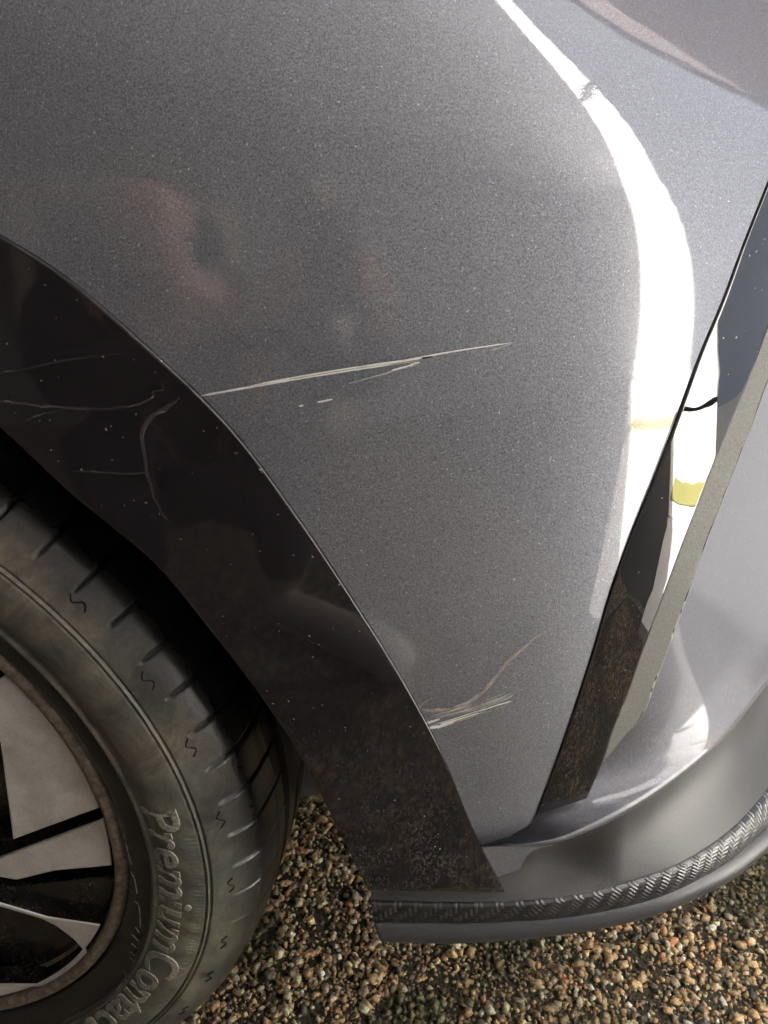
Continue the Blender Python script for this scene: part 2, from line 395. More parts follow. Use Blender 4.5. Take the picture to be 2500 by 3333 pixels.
s = np.linspace(0, 1, 26)[None]
Pb = hit(l[:, None] * (1 - s) + r[:, None] * s, np.repeat(ys[:, None], 26, 1), Sbl)
blade = grid_obj("air_curtain_blade", roll_edges(Pb, 'lrb', .0008, .010), M_BLADE, car)
# matte strip
er = Pb[:200, -1]; erz, erx, ery = er[::-1, 2], er[::-1, 0], er[::-1, 1]
XR2 = lambda z: np.interp(z, erz, erx); YR2 = lambda z: np.interp(z, erz, ery)
Sms = lambda x, z: YR2(z) + .006 + .35 * (x - XR2(z))
ys = np.linspace(180, 2480, 180); l = fBR(ys) + 1; r = np.maximum(fMR(ys), l + 1)
s = np.linspace(0, 1, 16)[None]
Pm = hit(l[:, None] * (1 - s) + r[:, None] * s, np.repeat(ys[:, None], 16, 1), Sms)
grid_obj("textured_spacer_strip", roll_edges(Pm, 'rb', .0012, .010), M_STRIP, car)
# intake surround (painted shelf)
T = [(2935,200),(2475,1252),(2280,1764),(2108,2219),(1985,2420),(1890,2545),(1790,2628),(1690,2688),(1566,2752)]
Rr = [(3050,1300),(2760,1850),(2500,2226),(2343,2422),(2230,2520),(2079,2625),(1928,2705),(1777,2753),(1566,2757)]
n = 160
Tp = spline(T, n, key=range(9)); Rp = spline(Rr, n, key=range(9))
k = np.linspace(0, 8, n); wk = np.clip((k - 4.2) / 2.2, 0, 1); wk = (wk * wk * (3 - 2 * wk))[:, None]
Tw = hit(Tp[:, 0], Tp[:, 1], lambda x, z: Sms(x, z) + .017) * (1 - wk) + hit(Tp[:, 0], Tp[:, 1], lambda x, z: Sbl(x, z) + .004) * wk
Rz = np.interp(k, [0, 2, 6, 7, 8], [.375, .362, .352, .350, .352])
Rw = hitz(Rp[:, 0], Rp[:, 1] - np.interp(k, [0, 6, 7, 8], [26, 24, 14, 0]), Rz)
s = np.linspace(0, 1, 40)[None, :, None]
Wd = np.linalg.norm(Rw - Tw, axis=1)[:, None, None]
Psf = Tw[:, None] * (1 - s) + Rw[:, None] * s + np.array([-.25, .35, -.9]) * (.03 * Wd * np.sin(np.pi * s) )
for _ in range(60): Psf[1:-1] = (Psf[:-2] + 2 * Psf[1:-1] + Psf[2:]) / 4
Rw = Psf[:, -1].copy()
Rw2 = hitz(Rp[:, 0], Rp[:, 1], Rz - .012)
mid = (Rw + Rw2) / 2 + np.array([.3, -.5, .3]) * .003 * np.interp(k, [7, 8], [1, 0])[:, None]
Psf = np.concatenate([Psf, mid[:, None], Rw2[:, None], (Rw2 + np.array([-.01, .03, -.004]))[:, None]], axis=1)
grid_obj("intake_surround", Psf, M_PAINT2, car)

# lower panel, carbon film, lip
Epx = [(1208,2935),(1400,2941),(1551,2942),(1777,2931),(1928,2908),(2079,2866),(2230,2806),(2343,2735),(2418,2671),(2500,2576),(2680,2330),(2900,1980)]
E2px = [(1218,2999),(1400,2999),(1551,2999),(1853,2980),(2003,2953),(2154,2912),(2305,2840),(2380,2791),(2456,2727),(2500,2682),(2720,2420),(2960,2070)]
Lpx = [(1262,3056),(1400,3061),(1476,3062),(1702,3044),(1928,3013),(2079,2980),(2230,2923),(2343,2870),(2418,2818),(2500,2746),(2740,2500),(2990,2150)]
n = 200
ky = [0,.9,1.6,2.7,3.4,4.1,4.9,5.5,6,6.6,8,9.6]
ZE, ZE2, ZL = .283, .262, .240
Ew = hitz(*spline(Epx, n, key=ky).T, ZE); E2w = hitz(*spline(E2px, n, key=ky).T, ZE2); Lw = hitz(*spline(Lpx, n, key=ky).T, ZL)
Rl = [(1180,2820),(1380,2800),(1566,2770),(1777,2755),(1928,2706),(2079,2626),(2230,2521),(2343,2423),(2420,2345),(2500,2227),(2700,1960),(2900,1600)]
Rlw = hitz(*spline(Rl, n, key=ky).T, .340); Rlw[:, 1] += .004
# keep the left end of the panel just behind the arch trim
s = np.linspace(0, 1, 24)[None, :, None]
out = np.stack([np.gradient(Ew[:, 1]), -np.gradient(Ew[:, 0]), np.zeros(n)], 1); out /= np.linalg.norm(out, axis=1, keepdims=True)
Plp = Rlw[:, None] * (1 - s) + (Ew - out * .0015)[:, None] * s - out[:, None] * .006 * np.sin(np.pi * s)
dS = Plp[..., 1] - S(Plp[..., 0], Plp[..., 2])
wk = np.clip((.56 - Plp[..., 0]) / .06, 0, 1); wk = wk * wk * (3 - 2 * wk)
tgt = np.maximum(Plp[..., 1], Swedge(Plp[..., 0], Plp[..., 2]) + .004)
wk = wk * (1 - s[..., 0] ** 5); Plp[..., 1] = Plp[..., 1] * (1 - wk) + tgt * wk
grid_obj("lower_bumper_panel", Plp, M_LOWER, car)
ns = 8; s = np.linspace(0, 1, ns)[None, :, None]
Pc = Ew[:, None] * (1 - s) + E2w[:, None] * s + out[:, None] * (.0012 + .0016 * np.sin(np.pi * s))
arc = np.r_[0, np.cumsum(np.linalg.norm(np.diff(Ew, axis=0), axis=1))]
cc = [Pc[:, :1] - out[:, None] * .003, Pc, Pc[:, -1:] - out[:, None] * .003]
Pcc = np.concatenate(cc, 1)
wid = np.linalg.norm(E2w - Ew, axis=1)
UV = np.stack([np.repeat(arc[:, None], ns + 2, 1), wid[:, None] * np.r_[0, np.linspace(0, 1, ns), 1][None]], -1).reshape(-1, 2)
grid_obj("carbon_edge_film", Pcc, M_CARBON, car, UV)
rows = []
dn = Lw - E2w
for a, b_, c_ in ((.0, -.0015, 0), (.0, .0012, 0), (.12, .0042, 0), (.35, .0072, 0), (.65, .0072, 0), (.88, .004, 0), (1.0, 0, 0), (1.03, -.006, -.002), (1.0, -.05, -.001)):
    rows.append(E2w + dn * a + out * b_ + np.array([0, 0, c_]))
Pl = np.stack(rows, 1)
inner = np.concatenate([E2w[:, None] - out[:, None] * .05], 1)
Pl = np.concatenate([Pl[:, :], inner], 1)
lip = grid_obj("front_lip", Pl, M_LIP, car)
capf = list(range(Pl.shape[1]))
bm = bmesh.new(); bm.from_mesh(lip.data); bm.verts.ensure_lookup_table(); bm.faces.new([bm.verts[i] for i in capf]); bm.to_mesh(lip.data); bm.free()
capL = [Ew[0] + out[0]*.0012, E2w[0] + out[0]*.0012, E2w[0] - out[0]*.05, Ew[0] - out[0]*.05]

# ------------------------------------------------------------------ wheel
STEER = R_(8.3)
wn = -hv * math.cos(STEER) * 1.0 - rv * math.sin(STEER)          # outward axis, horizontal
wn = wn / np.linalg.norm(wn); we = np.cross(np.array([0, 0, 1.0]), wn) * 1.0
if we[0] < 0: we = -we
WC = np.array([0, 0, .33])
def wpt(r, th, o): return WC + (np.cos(th) * r)[..., None] * we + (np.sin(th) * r)[..., None] * np.array([0, 0, 1.0]) + np.asarray(o)[..., None] * wn
def wpx(px, py, off=0.0):
    d = rays(px, py); c = WC + wn * off; t = ((c - CAM) @ wn) / (d @ wn); P = CAM + d * t[..., None] - c
    return P @ we, P[..., 2]
wheel = bpy.data.objects.new("wheel", None); COL.objects.link(wheel); wheel.parent = car
prof = [(.2285,-.006),(.231,.000),(.236,.0035),(.243,.0055),(.2505,.0068),(.2512,.0088),(.2524,.0088),(.2535,.0080),(.262,.0105),(.272,.0112),(.280,.0105),(.288,.0085),(.296,.0058),(.303,.002),(.309,-.003),(.314,-.009),(.318,-.017),(.3205,-.027),(.3220,-.040)]
NP = 190; pr = spline(prof, NP)
tread = []
for o in np.linspace(-.042, -.180, 60):
    tread.append((.3225 + .0012 * math.cos((o + .11) / .14 * 3), o))
gro = [(-.062, .004), (-.092, .0045), (-.127, .0045), (-.158, .004)]
tread = [(r - (.007 if any(abs(o - g) < w for g, w in gro) else 0), o) for r, o in tread]
back = [(.318,-.19),(.30,-.203),(.26,-.208),(.228,-.200)]
pr = np.array([*pr, *tread, *back]); np_ = len(pr)
ths = np.concatenate([np.radians(np.arange(-70, 75, .2)), np.radians(np.arange(75, 290, 2.0))])
TH, RR = np.meshgrid(ths, pr[:, 0], indexing='ij'); OO = np.meshgrid(ths, pr[:, 1], indexing='ij')[1]
# sipe phase from the photograph
su, sv = wpx(np.array([392,482,529,603,663,723]), np.array([2184,2294,2403,2497,2607,2712]), .0)
sth = np.arctan2(sv, su); pitch_s = float(np.mean(np.diff(sth))); print("sipe pitch deg", math.degrees(pitch_s), "R", np.hypot(su, sv))
ang = (TH - sth[0]) / abs(pitch_s); fr = np.abs(ang - np.round(ang)) * abs(pitch_s) * RR
zone = np.clip((RR - .303) / .004, 0, 1) * (OO > -.060)
sip = np.exp(-(fr / .0009) ** 2) * zone * .0045 * np.clip((TH + R_(16)) / R_(26), .0, 1)
ringg = np.exp(-((RR - .2900) / .0007) ** 2) * .0017 + np.exp(-((RR - .2872) / .0006) ** 2) * .0011 - np.exp(-((RR - .2886) / .0006) ** 2) * .0009
ringg = ringg * (OO > -.01)
kn = (np.sin(TH * 520) * .00035) * np.clip((RR - .2795) / .001, 0, 1) * (RR < .2862) * (TH < .1) * (OO > -.01)
pn = np.gradient(pr, axis=0); pn = np.stack([pn[:, 1], -pn[:, 0]], 1); pn /= np.linalg.norm(pn, axis=1, keepdims=True) + 1e-9
# outward: +r or +o
sg = np.where(pn[:, 0] * 1.0 + pn[:, 1] * .5 < 0, -1, 1); sg = np.where(np.arange(np_) < NP, np.where(pn @ np.array([.3, 1.0]) < 0, -1, 1), sg); pn = pn * sg[:, None]
D = -(sip + ringg) + kn
Rf = RR + D * pn[None, :, 0]; Of = OO + D * pn[None, :, 1]
V = wpt(Rf, TH, Of)
nr, nc = V.shape[:2]
faces = [(j * nc + i, j * nc + i + 1, ((j + 1) % nr) * nc + i + 1, ((j + 1) % nr) * nc + i) for j in range(nr) for i in range(nc - 1)]
tyre = link_mesh("tyre", V.reshape(-1, 3), faces, M_RUB, wheel)
at = tyre.data.attributes.new("radius", 'FLOAT', 'POINT'); rad = RR + np.clip(-.016 - OO, 0, .03) * .5; at.data.foreach_set("value", rad.ravel().astype(np.float32))
bm = bmesh.new(); bm.from_mesh(tyre.data); bmesh.ops.recalc_face_normals(bm, faces=bm.faces); bm.to_mesh(tyre.data); bm.free()

ofn = lambda r: np.interp(r, pr[:NP, 0], pr[:NP, 1])
def polar_text(txt, name, r0, size, th0, h, mat, parent, sx=1.0, th_end=None):
    cu = bpy.data.curves.new(name, 'FONT'); cu.body = txt; cu.size = 1.0; cu.extrude = .5; cu.offset = .014; cu.resolution_u = 4
    o = bpy.data.objects.new(name, cu); COL.objects.link(o)
    dg = bpy.context.evaluated_depsgraph_get(); me = bpy.data.meshes.new_from_object(o.evaluated_get(dg))
    bpy.data.objects.remove(o); bpy.data.curves.remove(cu)
    co = np.zeros(len(me.vertices) * 3); me.vertices.foreach_get("co", co); co = co.reshape(-1, 3)
    if th_end is not None: sx = abs(th_end - th0) * (r0 + size * .35) / (co[:, 0].max() * size)
    r = r0 + co[:, 1] * size; th = th0 - co[:, 0] * size * sx / (r0 + size * .35)
    P = wpt(r, th, ofn(r) + np.where(co[:, 2] > 0, h, -.001))
    me.vertices.foreach_set("co", P.ravel()); me.update(); me.materials.clear(); me.materials.append(mat); me.name = name
    ob = bpy.data.objects.new(name, me); COL.objects.link(ob); ob.parent = parent
    for p in me.polygons: p.use_smooth = False
    return ob
tu, tv = wpx(np.array([440.]), np.array([2625.]), .01); thP = float(np.arctan2(tv, tu)[0])
tu, tv = wpx(np.array([440.]), np.array([3345.]), .01); thE = float(np.arctan2(tv, tu)[0])
print("text angles", math.degrees(thP), math.degrees(thE))
polar_text("PremiumContact", "raised_lettering", .2556, .0345, thP, .0010, M_LETTER, wheel, th_end=thP + (thE - thP) * 1.13)
# squiggle wear marks and bead lettering
def tube(pts, rad, nseg=5, name="mark", mat=None, parent=None, link=True):
    pts = np.asarray(pts, float); V = []; F = []
    for i, p in enumerate(pts):
        t = pts[min(i+1, len(pts)-1)] - pts[max(i-1, 0)]; t /= np.linalg.norm(t)
        a = np.cross(t, [0.3, .2, 1]); a /= np.linalg.norm(a); b = np.cross(t, a); r = rad if np.isscalar(rad) else rad[i]
        for k in range(nseg): an = 2 * math.pi * k / nseg; V.append(p + a * r * math.cos(an) + b * r * math.sin(an))
    for i in range(len(pts) - 1):
        for k in range(nseg): F.append((i*nseg+k, i*nseg+(k+1) % nseg, (i+1)*nseg+(k+1) % nseg, (i+1)*nseg+k))
    return V, F
def merge(parts):
    V = []; F = []
    for v, f in parts: o = len(V); V += list(v); F += [tuple(i + o for i in q) for q in f]
    return V, F
parts = []
for px, py in ((222,1985),(432,2235),(566,2443),(667,2667),(717,2875),(712,3062),(690,3182),(600,3290)):
    u, v = wpx(np.array([px]), np.array([py]), .003); th = math.atan2(v[0], u[0]); rr = np.linspace(-1, 1, 12)
    R = .3020 + .0005 * rr + .0016 * np.sin(rr * 4.2); TT = th - rr * .022 
    parts.append(tube(wpt(R, TT, ofn(R) + .0002), .00055))
for v, f in parts: link_mesh("wear_mark", v, f, M_SEAM, wheel)
parts = []
def bead(px, py, dpx, dpy, w=.00028):
    u, v = wpx(np.array([px, px + dpx], float), np.array([py, py + dpy], float), .006); r = np.hypot(u, v); th = np.arctan2(v, u)
    rr = np.linspace(r[0], r[1], 4); tt = np.linspace(th[0], th[1], 4); parts.append(tube(wpt(rr, tt, ofn(rr) + .0003), w, 4))
for a in [(158,2357,12,12),(172,2378,8,10),(184,2390,8,10),(194,2402,28,36),(224,2440,10,14),(236,2458,10,16),(247,2477,14,20),(266,2505,16,24),
          (345,2632,10,16),(356,2655,8,14),(365,2672,10,20),(376,2692,8,26),(366,2690,12,6),(388,2728,10,22),(402,2768,8,22),(396,2762,9,8),(410,2794,12,32),
          (420,2852,12,14),(434,2868,6,22),(440,2893,4,20),(436,2940,14,6),(450,2946,5,34),(455,2984,1,36),(440,3020,14,16),(430,3045,22,18),(428,3072,18,14),(424,3098,16,14),(422,3118,14,10),
          (402,3160,12,18),(408,3180,-10,16),(396,3196,-10,14)]: bead(*a)
V_, F_ = merge(parts); tag(link_mesh("bead_lettering", V_, F_, M_MARK, wheel), kind='stuff')

# rim: lip ring, barrel and dark base
def revolve(prof, name, mat, parent, n=240):
    th = np.linspace(0, 2 * math.pi, n, endpoint=False); p = np.array(prof)
    TH, R = np.meshgrid(th, p[:, 0], indexing='ij'); O = np.meshgrid(th, p[:, 1], indexing='ij')[1]
    V = wpt(R, TH, O); nr, nc = V.shape[:2]
    F = [(j * nc + i, j * nc + i + 1, ((j + 1) % nr) * nc + i + 1, ((j + 1) % nr) * nc + i) for j in range(nr) for i in range(nc - 1)]
    o = link_mesh(name, V.reshape(-1, 3), F, mat, parent)
    bm = bmesh.new(); bm.from_mesh(o.data); bmesh.ops.recalc_face_normals(bm, faces=bm.faces); bm.to_mesh(o.data); bm.free(); return o
rim = revolve([(.2192,-.012),(.2195,-.004),(.2204,-.001),(.2232,.0005),(.2262,.0),(.2285,-.0015),(.2295,-.005),(.2290,-.010),(.2290,-.19),(.21,-.19),(.2165,-.02),(.2192,-.012)], "rim", M_RIML, wheel)
revolve([(.0,-.030),(.05,-.028),(.12,-.028),(.19,-.026),(.2155,-.022)], "wheel_disc", M_RIMB, wheel)
def plate(pxpts, name, mat, parent, off=-.004, depth=.014, bev=.0012, rep=None):
    u, v = wpx(np.array([p[0] for p in pxpts], float), np.array([p[1] for p in pxpts], float), off)
    return uvplate(np.stack([u, v], 1), name, mat, parent, off, depth, bev)
def uvplate(q, name, mat, parent, off, depth, bev):
    bm = bmesh.new()
    if np.sum(q[:, 0] * np.roll(q[:, 1], -1) - q[:, 1] * np.roll(q[:, 0], -1)) < 0: q = q[::-1]
    vs = [bm.verts.new((a, b, 0)) for a, b in q]; f = bm.faces.new(vs)
    r = bmesh.ops.extrude_face_region(bm, geom=[f]); tv = [x for x in r['geom'] if isinstance(x, bmesh.types.BMVert)]
    for x in tv: x.co.z = -depth
    bm.normal_update()
    top = [e for e in bm.edges if all(abs(x.co.z) < 1e-9 for x in e.verts)]
    bmesh.ops.bevel(bm, geom=top, offset=bev, segments=2, affect='EDGES', profile=.5)
    bmesh.ops.triangulate(bm, faces=[f for f in bm.faces if len(f.verts) > 4])
    bmesh.ops.recalc_face_normals(bm, faces=bm.faces)
    for f in bm.faces:
        zc = f.calc_center_median().z; f.material_index = 0 if zc > -1e-6 else (1 if zc > -bev * 1.01 else 2)
    me = bpy.data.meshes.new(name); bm.to_mesh(me); bm.free()
    for v in me.vertices:
        c = v.co.copy(); v.co = Vector(WC + we * c.x + np.array([0, 0, 1.0]) * c.y + wn * (off + c.z))
    me.update(); me.materials.append(mat); me.materials.append(M_EDGE_HL if mat is M_ALLOY else mat); me.materials.append(M_RIMB); o = bpy.data.objects.new(name, me); COL.objects.link(o); o.parent = parent; return o
def arcpx(p0, p1, n=8, r=.2170, off=-.004):
    u, v = wpx(np.array([p0[0], p1[0]], float), np.array([p0[1], p1[1]], float), off); th = np.arctan2(v, u)
    t = np.linspace(th[0], th[1], n); return np.stack([r * np.cos(t), r * np.sin(t)], 1)
def toq(pts, off=-.004):
    u, v = wpx(np.array([p[0] for p in pts], float), np.array([p[1] for p in pts], float), off); return np.stack([u, v], 1)
def rotq(q, a): c, s_ = math.cos(a), math.sin(a); return np.stack([q[:, 0] * c - q[:, 1] * s_, q[:, 0] * s_ + q[:, 1] * c], 1)
fA = np.concatenate([arcpx((-40,2235),(234,2630), 12), toq([(41,2735),(0,2422),(-45,2240)])])
fB = np.concatenate([arcpx((254,2662),(309,2808), 6), toq([(180,2836),(53,2866),(-60,2845),(-330,2790),(-330,2880),(0,2791)])])
fD = np.concatenate([toq([(-300,2850),(-150,2898),(0,2942),(151,2987)]), arcpx((326,3014),(-120,3275), 26), toq([(-120,3215),(0,3206),(166,3206),(218,3183),(250,3145),(281,3106),(240,3060),(181,3015),(143,2996),(75,2975),(0,2953),(-160,2905),(-300,2862)])])
for k in range(3):
    a = 2 * math.pi * k / 3
    for q, dp in ((fA, .014), (fB, .014), (fD, .016)):
        uvplate(rotq(q, a), "spoke_face", M_ALLOY, wheel, -.004, dp, .0013)
# sloping black spoke side between the two machined faces
for k in range(3):
    a = 2 * math.pi * k / 3
    q = np.concatenate([toq([(-150,2850),(0,2870),(56,2874)], -.016), arcpx((309,2816),(326,3004), 6, .2165, -.016), toq([(151,2978),(0,2934),(-150,2885)], -.016)])
    uvplate(rotq(q, a), "spoke_side", M_RIMB, wheel, -.013, .008, .001)

# wheel arch liner: dark tunnel round the tyre
th = np.radians(np.linspace(2, 215, 90)); LI = []
for y, rr in ((-.018, .372), (.02, .378), (.30, .378), (.302, .10)):
    LI.append(np.stack([rr * np.cos(th) * np.where(np.cos(th) > 0, 1.12, 1), np.full(90, y), WC[2] + rr * np.sin(th) * 1.0], 1))
LI = np.stack(LI, 0); grid_obj("wheel_arch_liner", LI, M_DARK, car)

# seams, scratches and painted-on reflections of ground lines, as thin ribbons on the paint
def ribbon(pts, w0, w1, name, mat, F, parent, off=.0004, n=80, jit=0, prof=None):
    c = spline(pts, n) if len(pts) > 2 else np.stack([np.linspace(pts[0][i], pts[1][i], n) for i in (0, 1)], 1)
    t = np.gradient(c, axis=0); t /= np.linalg.norm(t, axis=1, keepdims=True); nn = np.stack([-t[:, 1], t[:, 0]], 1)
    k = np.linspace(0, 1, n); w = w0 + (w1 - w0) * k
    w = w * (np.minimum(1, np.minimum(k / .12, (1 - k) / .12)) ** .7 if prof is None else prof(k))
    if jit: c = c + nn * (np.interp(k, np.linspace(0, 1, 24), rng.normal(0, jit, 24)))[:, None]
    L = []
    for q in (-.5, 0, .5):
        p = c + nn * (w * q)[:, None]; L.append(hit(p[:, 0], p[:, 1], lambda x, z: F(x, z) - off))
    P = np.stack(L, 1); ln = np.r_[0, np.cumsum(np.linalg.norm(np.diff(P[:, 1], axis=0), axis=1))]
    wd = np.linalg.norm(P[:, 2] - P[:, 0], axis=1)
    UV = np.stack([np.repeat(ln[:, None], 3, 1), np.stack([-wd / 2, 0 * wd, wd / 2], 1)], -1).reshape(-1, 2)
    return grid_obj(name, P, mat, parent, UV)
M_SCR2 = scratch_mat("bright_scratch", (.72, .72, .70), .40, .52, (70, 3000, 1))
def bundle(path, width, n, mats, seed, w=(2, 5), lmin=.25, taper=True):
    """fine parallel scores along one path, each its own thin sliver"""
    r = np.random.default_rng(seed); base = spline(path, 60)
    t = np.gradient(base, axis=0); t /= np.linalg.norm(t, axis=1, keepdims=True); nn = np.stack([-t[:, 1], t[:, 0]], 1)
    for i in range(n):
        ln = r.uniform(lmin, .9); a = r.uniform(0, 1 - ln); k = np.linspace(a, a + ln, 7); idx = (k * 59)
        q = np.stack([np.interp(idx, np.arange(60), base[:, c]) for c in (0, 1)], 1); m = np.stack([np.interp(idx, np.arange(60), nn[:, c]) for c in (0, 1)], 1)
        env = np.interp(k, [0, .35, .8, 1], [.3, .8, 1, .2]) if taper else 1
        o = r.uniform(-.5, .5) * width * (env if taper else 1); q = q + m * (o * np.ones(7))[:, None] if not taper else q + m * (o)[:, None]
        ww_ = r.uniform(*w); ribbon([tuple(p) for p in q], ww_, ww_ * r.uniform(.5, 1), "scratch", mats[i % len(mats)], S, panel, off=.00045 + i * .00002, n=50)
ribbon([(646,1290),(1000,1226),(1390,1165)], 6, 13, "scratch", M_SCRF, S, panel, off=.0003, prof=lambda k: np.minimum(1, .35 + 1.1 * k) * np.minimum(1, (1 - k) / .06))
bundle([(646,1290),(1000,1226),(1395,1164)], 13, 13, [M_SCR, M_SCR, M_SCRF], 3, (3, 6))
ribbon([(646,1290),(800,1262),(960,1233)], 7, 5, "scratch", M_SCR2, S, panel, off=.0007)
ribbon([(1290,1178),(1500,1140),(1668,1115)], 6, 3, "scratch", M_SCR, S, panel, off=.0006)
bundle([(1110,1256),(1260,1215),(1385,1176)], 6, 4, [M_SCRF], 5, (2, 4))
bundle([(1270,1208),(1330,1194),(1380,1180)], 12, 5, [M_SCR, M_SCRF], 6, (3, 5))
ribbon([(1600,1141),(1640,1128),(1668,1117)], 4, 3, "scratch", M_SCRF, S, panel, off=.0005)
ribbon([(1372,1166),(1408,1161)], 6, 5, "paint_chip", M_SEAM, S, panel, off=.0009)
ribbon([(1032,1310),(1084,1299)], 6, 5, "scratch", M_SCR, S, panel)
ribbon([(974,1322),(988,1319)], 6, 6, "scratch", M_SCR, S, panel)
ribbon([(1394,2370),(1440,2362),(1475,2350),(1510,2338)], 11, 6, "scratch", M_SCR2, S, panel, jit=1.2)
ribbon([(1390,2354),(1410,2348),(1432,2340)], 9, 6, "scratch", M_SCR2, S, panel, jit=1.2)
bundle([(1392,2364),(1460,2350),(1540,2325),(1668,2282)], 18, 9, [M_SCR, M_SCRF, M_SCRF], 8, (1.5, 4), .15)
bundle([(1390,2340),(1470,2322),(1560,2296),(1710,2236)], 26, 10, [M_SCRF, M_SCRF, M_SCRF], 9, (1.5, 3.5), .12)
M_REFL_PANEL = scratch_mat("painted_reflection_panel", (.36, .31, .29), .22, .72, (120, 500, 1))  # ground crack mirrored in the lower panel, painted on as a ribbon
ribbon([(1362,2306),(1450,2312),(1520,2288),(1590,2232),(1640,2170),(1720,2095),(1790,2045)], 15, 7, "painted_reflection", M_REFL_PANEL, S, panel, jit=1.5)
ribbon([(1362,2306),(1385,2285),(1410,2272)], 7, 3, "painted_reflection", M_REFL_PANEL, S, panel)
ribbon([(-60,1222),(60,1205),(200,1175),(300,1160),(415,1147)], 7, 5, "painted_reflection", M_REFL_TRIM, Strim, car, jit=1.5)
ribbon([(-60,1306),(60,1314),(225,1328),(400,1325),(480,1305),(500,1290),(497,1276),(530,1270),(522,1238)], 8, 6, "painted_reflection", M_REFL_TRIM, Strim, car, jit=2)
ribbon([(50,1390),(130,1350),(225,1330)], 5, 6, "painted_reflection", M_REFL_TRIM, Strim, car, jit=1.5)
ribbon([(585,1292),(540,1330),(490,1360),(462,1410),(466,1460),(485,1560),(520,1660),(560,1715)], 20, 5, "painted_reflection", M_REFL_TRIM, Strim, car, jit=2)
ribbon([(225,1533),(330,1538),(420,1542),(490,1537)], 6, 5, "painted_reflection", M_REFL_TRIM, Strim, car, jit=1.5)

# number-free body behind the bumper: bonnet, far side and floor, so the car has its bulk and shade
def body_shell():
    prof = [(-.02+.06,.86),(.10,.92),(.35,.965),(.90,.985),(1.45,.965),(1.70,.92),(1.80,.80),(1.82,.5),(1.78,.27),(.06,.27)]
    xs = [(-2.0,0,1),(-1.2,0,1),(-.5,0,1),(.0,.0,1),(.25,.03,.93),(.45,.10,.80),(.60,.20,.66),(.72,.40,.52)]
    P = []
    for x, ins, hz in xs:
        row = []
        for y, z in prof:
            yy = min(max(y, .04 + ins), 1.82 - ins)
            row.append((x + (.10 * math.sin(math.pi * min(1, max(0, y / 1.8))) if x > .4 else 0), yy, .27 + (z - .27) * hz))
        P.append(row)
    P = np.array(P); V = P.reshape(-1, 3); nr, nc = P.shape[:2]
    F = grid_faces(nr, nc, 0, False, True) + [tuple(range(nc)), tuple((nr - 1) * nc + i for i in range(nc))]
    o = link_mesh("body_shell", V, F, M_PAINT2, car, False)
    bm = bmesh.new(); bm.from_mesh(o.data); bmesh.ops.recalc_face_normals(bm, faces=bm.faces); bm.to_mesh(o.data); bm.free()
body_shell()

# ------------------------------------------------------------------ ground
def ground_mat():
    m, nt, b = new_mat("gravel_ground"); P = pos(nt)
    v = N(nt, "ShaderNodeTexVoronoi"); v.inputs['Scale'].default_value = 130; nt.links.new(P, v.inputs['Vector'])
    sep = N(nt, "ShaderNodeSeparateColor"); nt.links.new(v.outputs['Color'], sep.inputs[0])
    c = ramp(nt, sep.outputs[0], [(0, (.05, .045, .035)), (.3, (.16, .12, .08)), (.7, (.40, .29, .19)), (1, (.60, .52, .40))])
    n = noise(nt, P, 40, 4, .7)
    c = mixc(nt, ramp(nt, n.outputs[0], [(.45, (0,0,0)), (.62, (1,1,1))]), c, (.020, .022, .012)); nt.links.new(c, b.inputs['Base Color'])
    b.inputs['Roughness'].default_value = .85
    nt.links.new(bump(nt, v.outputs['Distance'], 1.0, .004), b.inputs['Normal']); return m
def sheet(name, x0, x1, y0, y1, z, mat):
    return link_mesh(name, [(x0,y0,z),(x1,y0,z),(x1,y1,z),(x0,y1,z)], [(0,1,2,3)], mat, None, False)
g = sheet("ground", -60, 60, -60, 60, -.004, ground_mat()); tag(g, kind='structure')
bedm, bnt, bb = new_mat("dark_mossy_bed"); Pb_ = pos(bnt)
n1 = noise(bnt, Pb_, 18, 5, .7); c = ramp(bnt, n1.outputs[0], [(.4, (.055, .044, .030)), (.55, (.050, .044, .026)), (.68, (.038, .044, .014))])
bnt.links.new(c, bb.inputs['Base Color']); bb.inputs['Roughness'].default_value = .9
n2 = noise(bnt, Pb_, 400, 3, .7); bnt.links.new(bump(bnt, n2.outputs[0], 1, .003), bb.inputs['Normal'])
tag(sheet("gravel_bed", -.50, 1.20, -.66, .95, 0.0, bedm), kind='structure')
def ico():
    bm = bmesh.new(); bmesh.ops.create_icosphere(bm, subdivisions=1, radius=1); v = np.array([v.co[:] for v in bm.verts]); f = np.array([[x.index for x in q.verts] for q in bm.faces]); bm.free(); return v, f
IV, IF = ico()
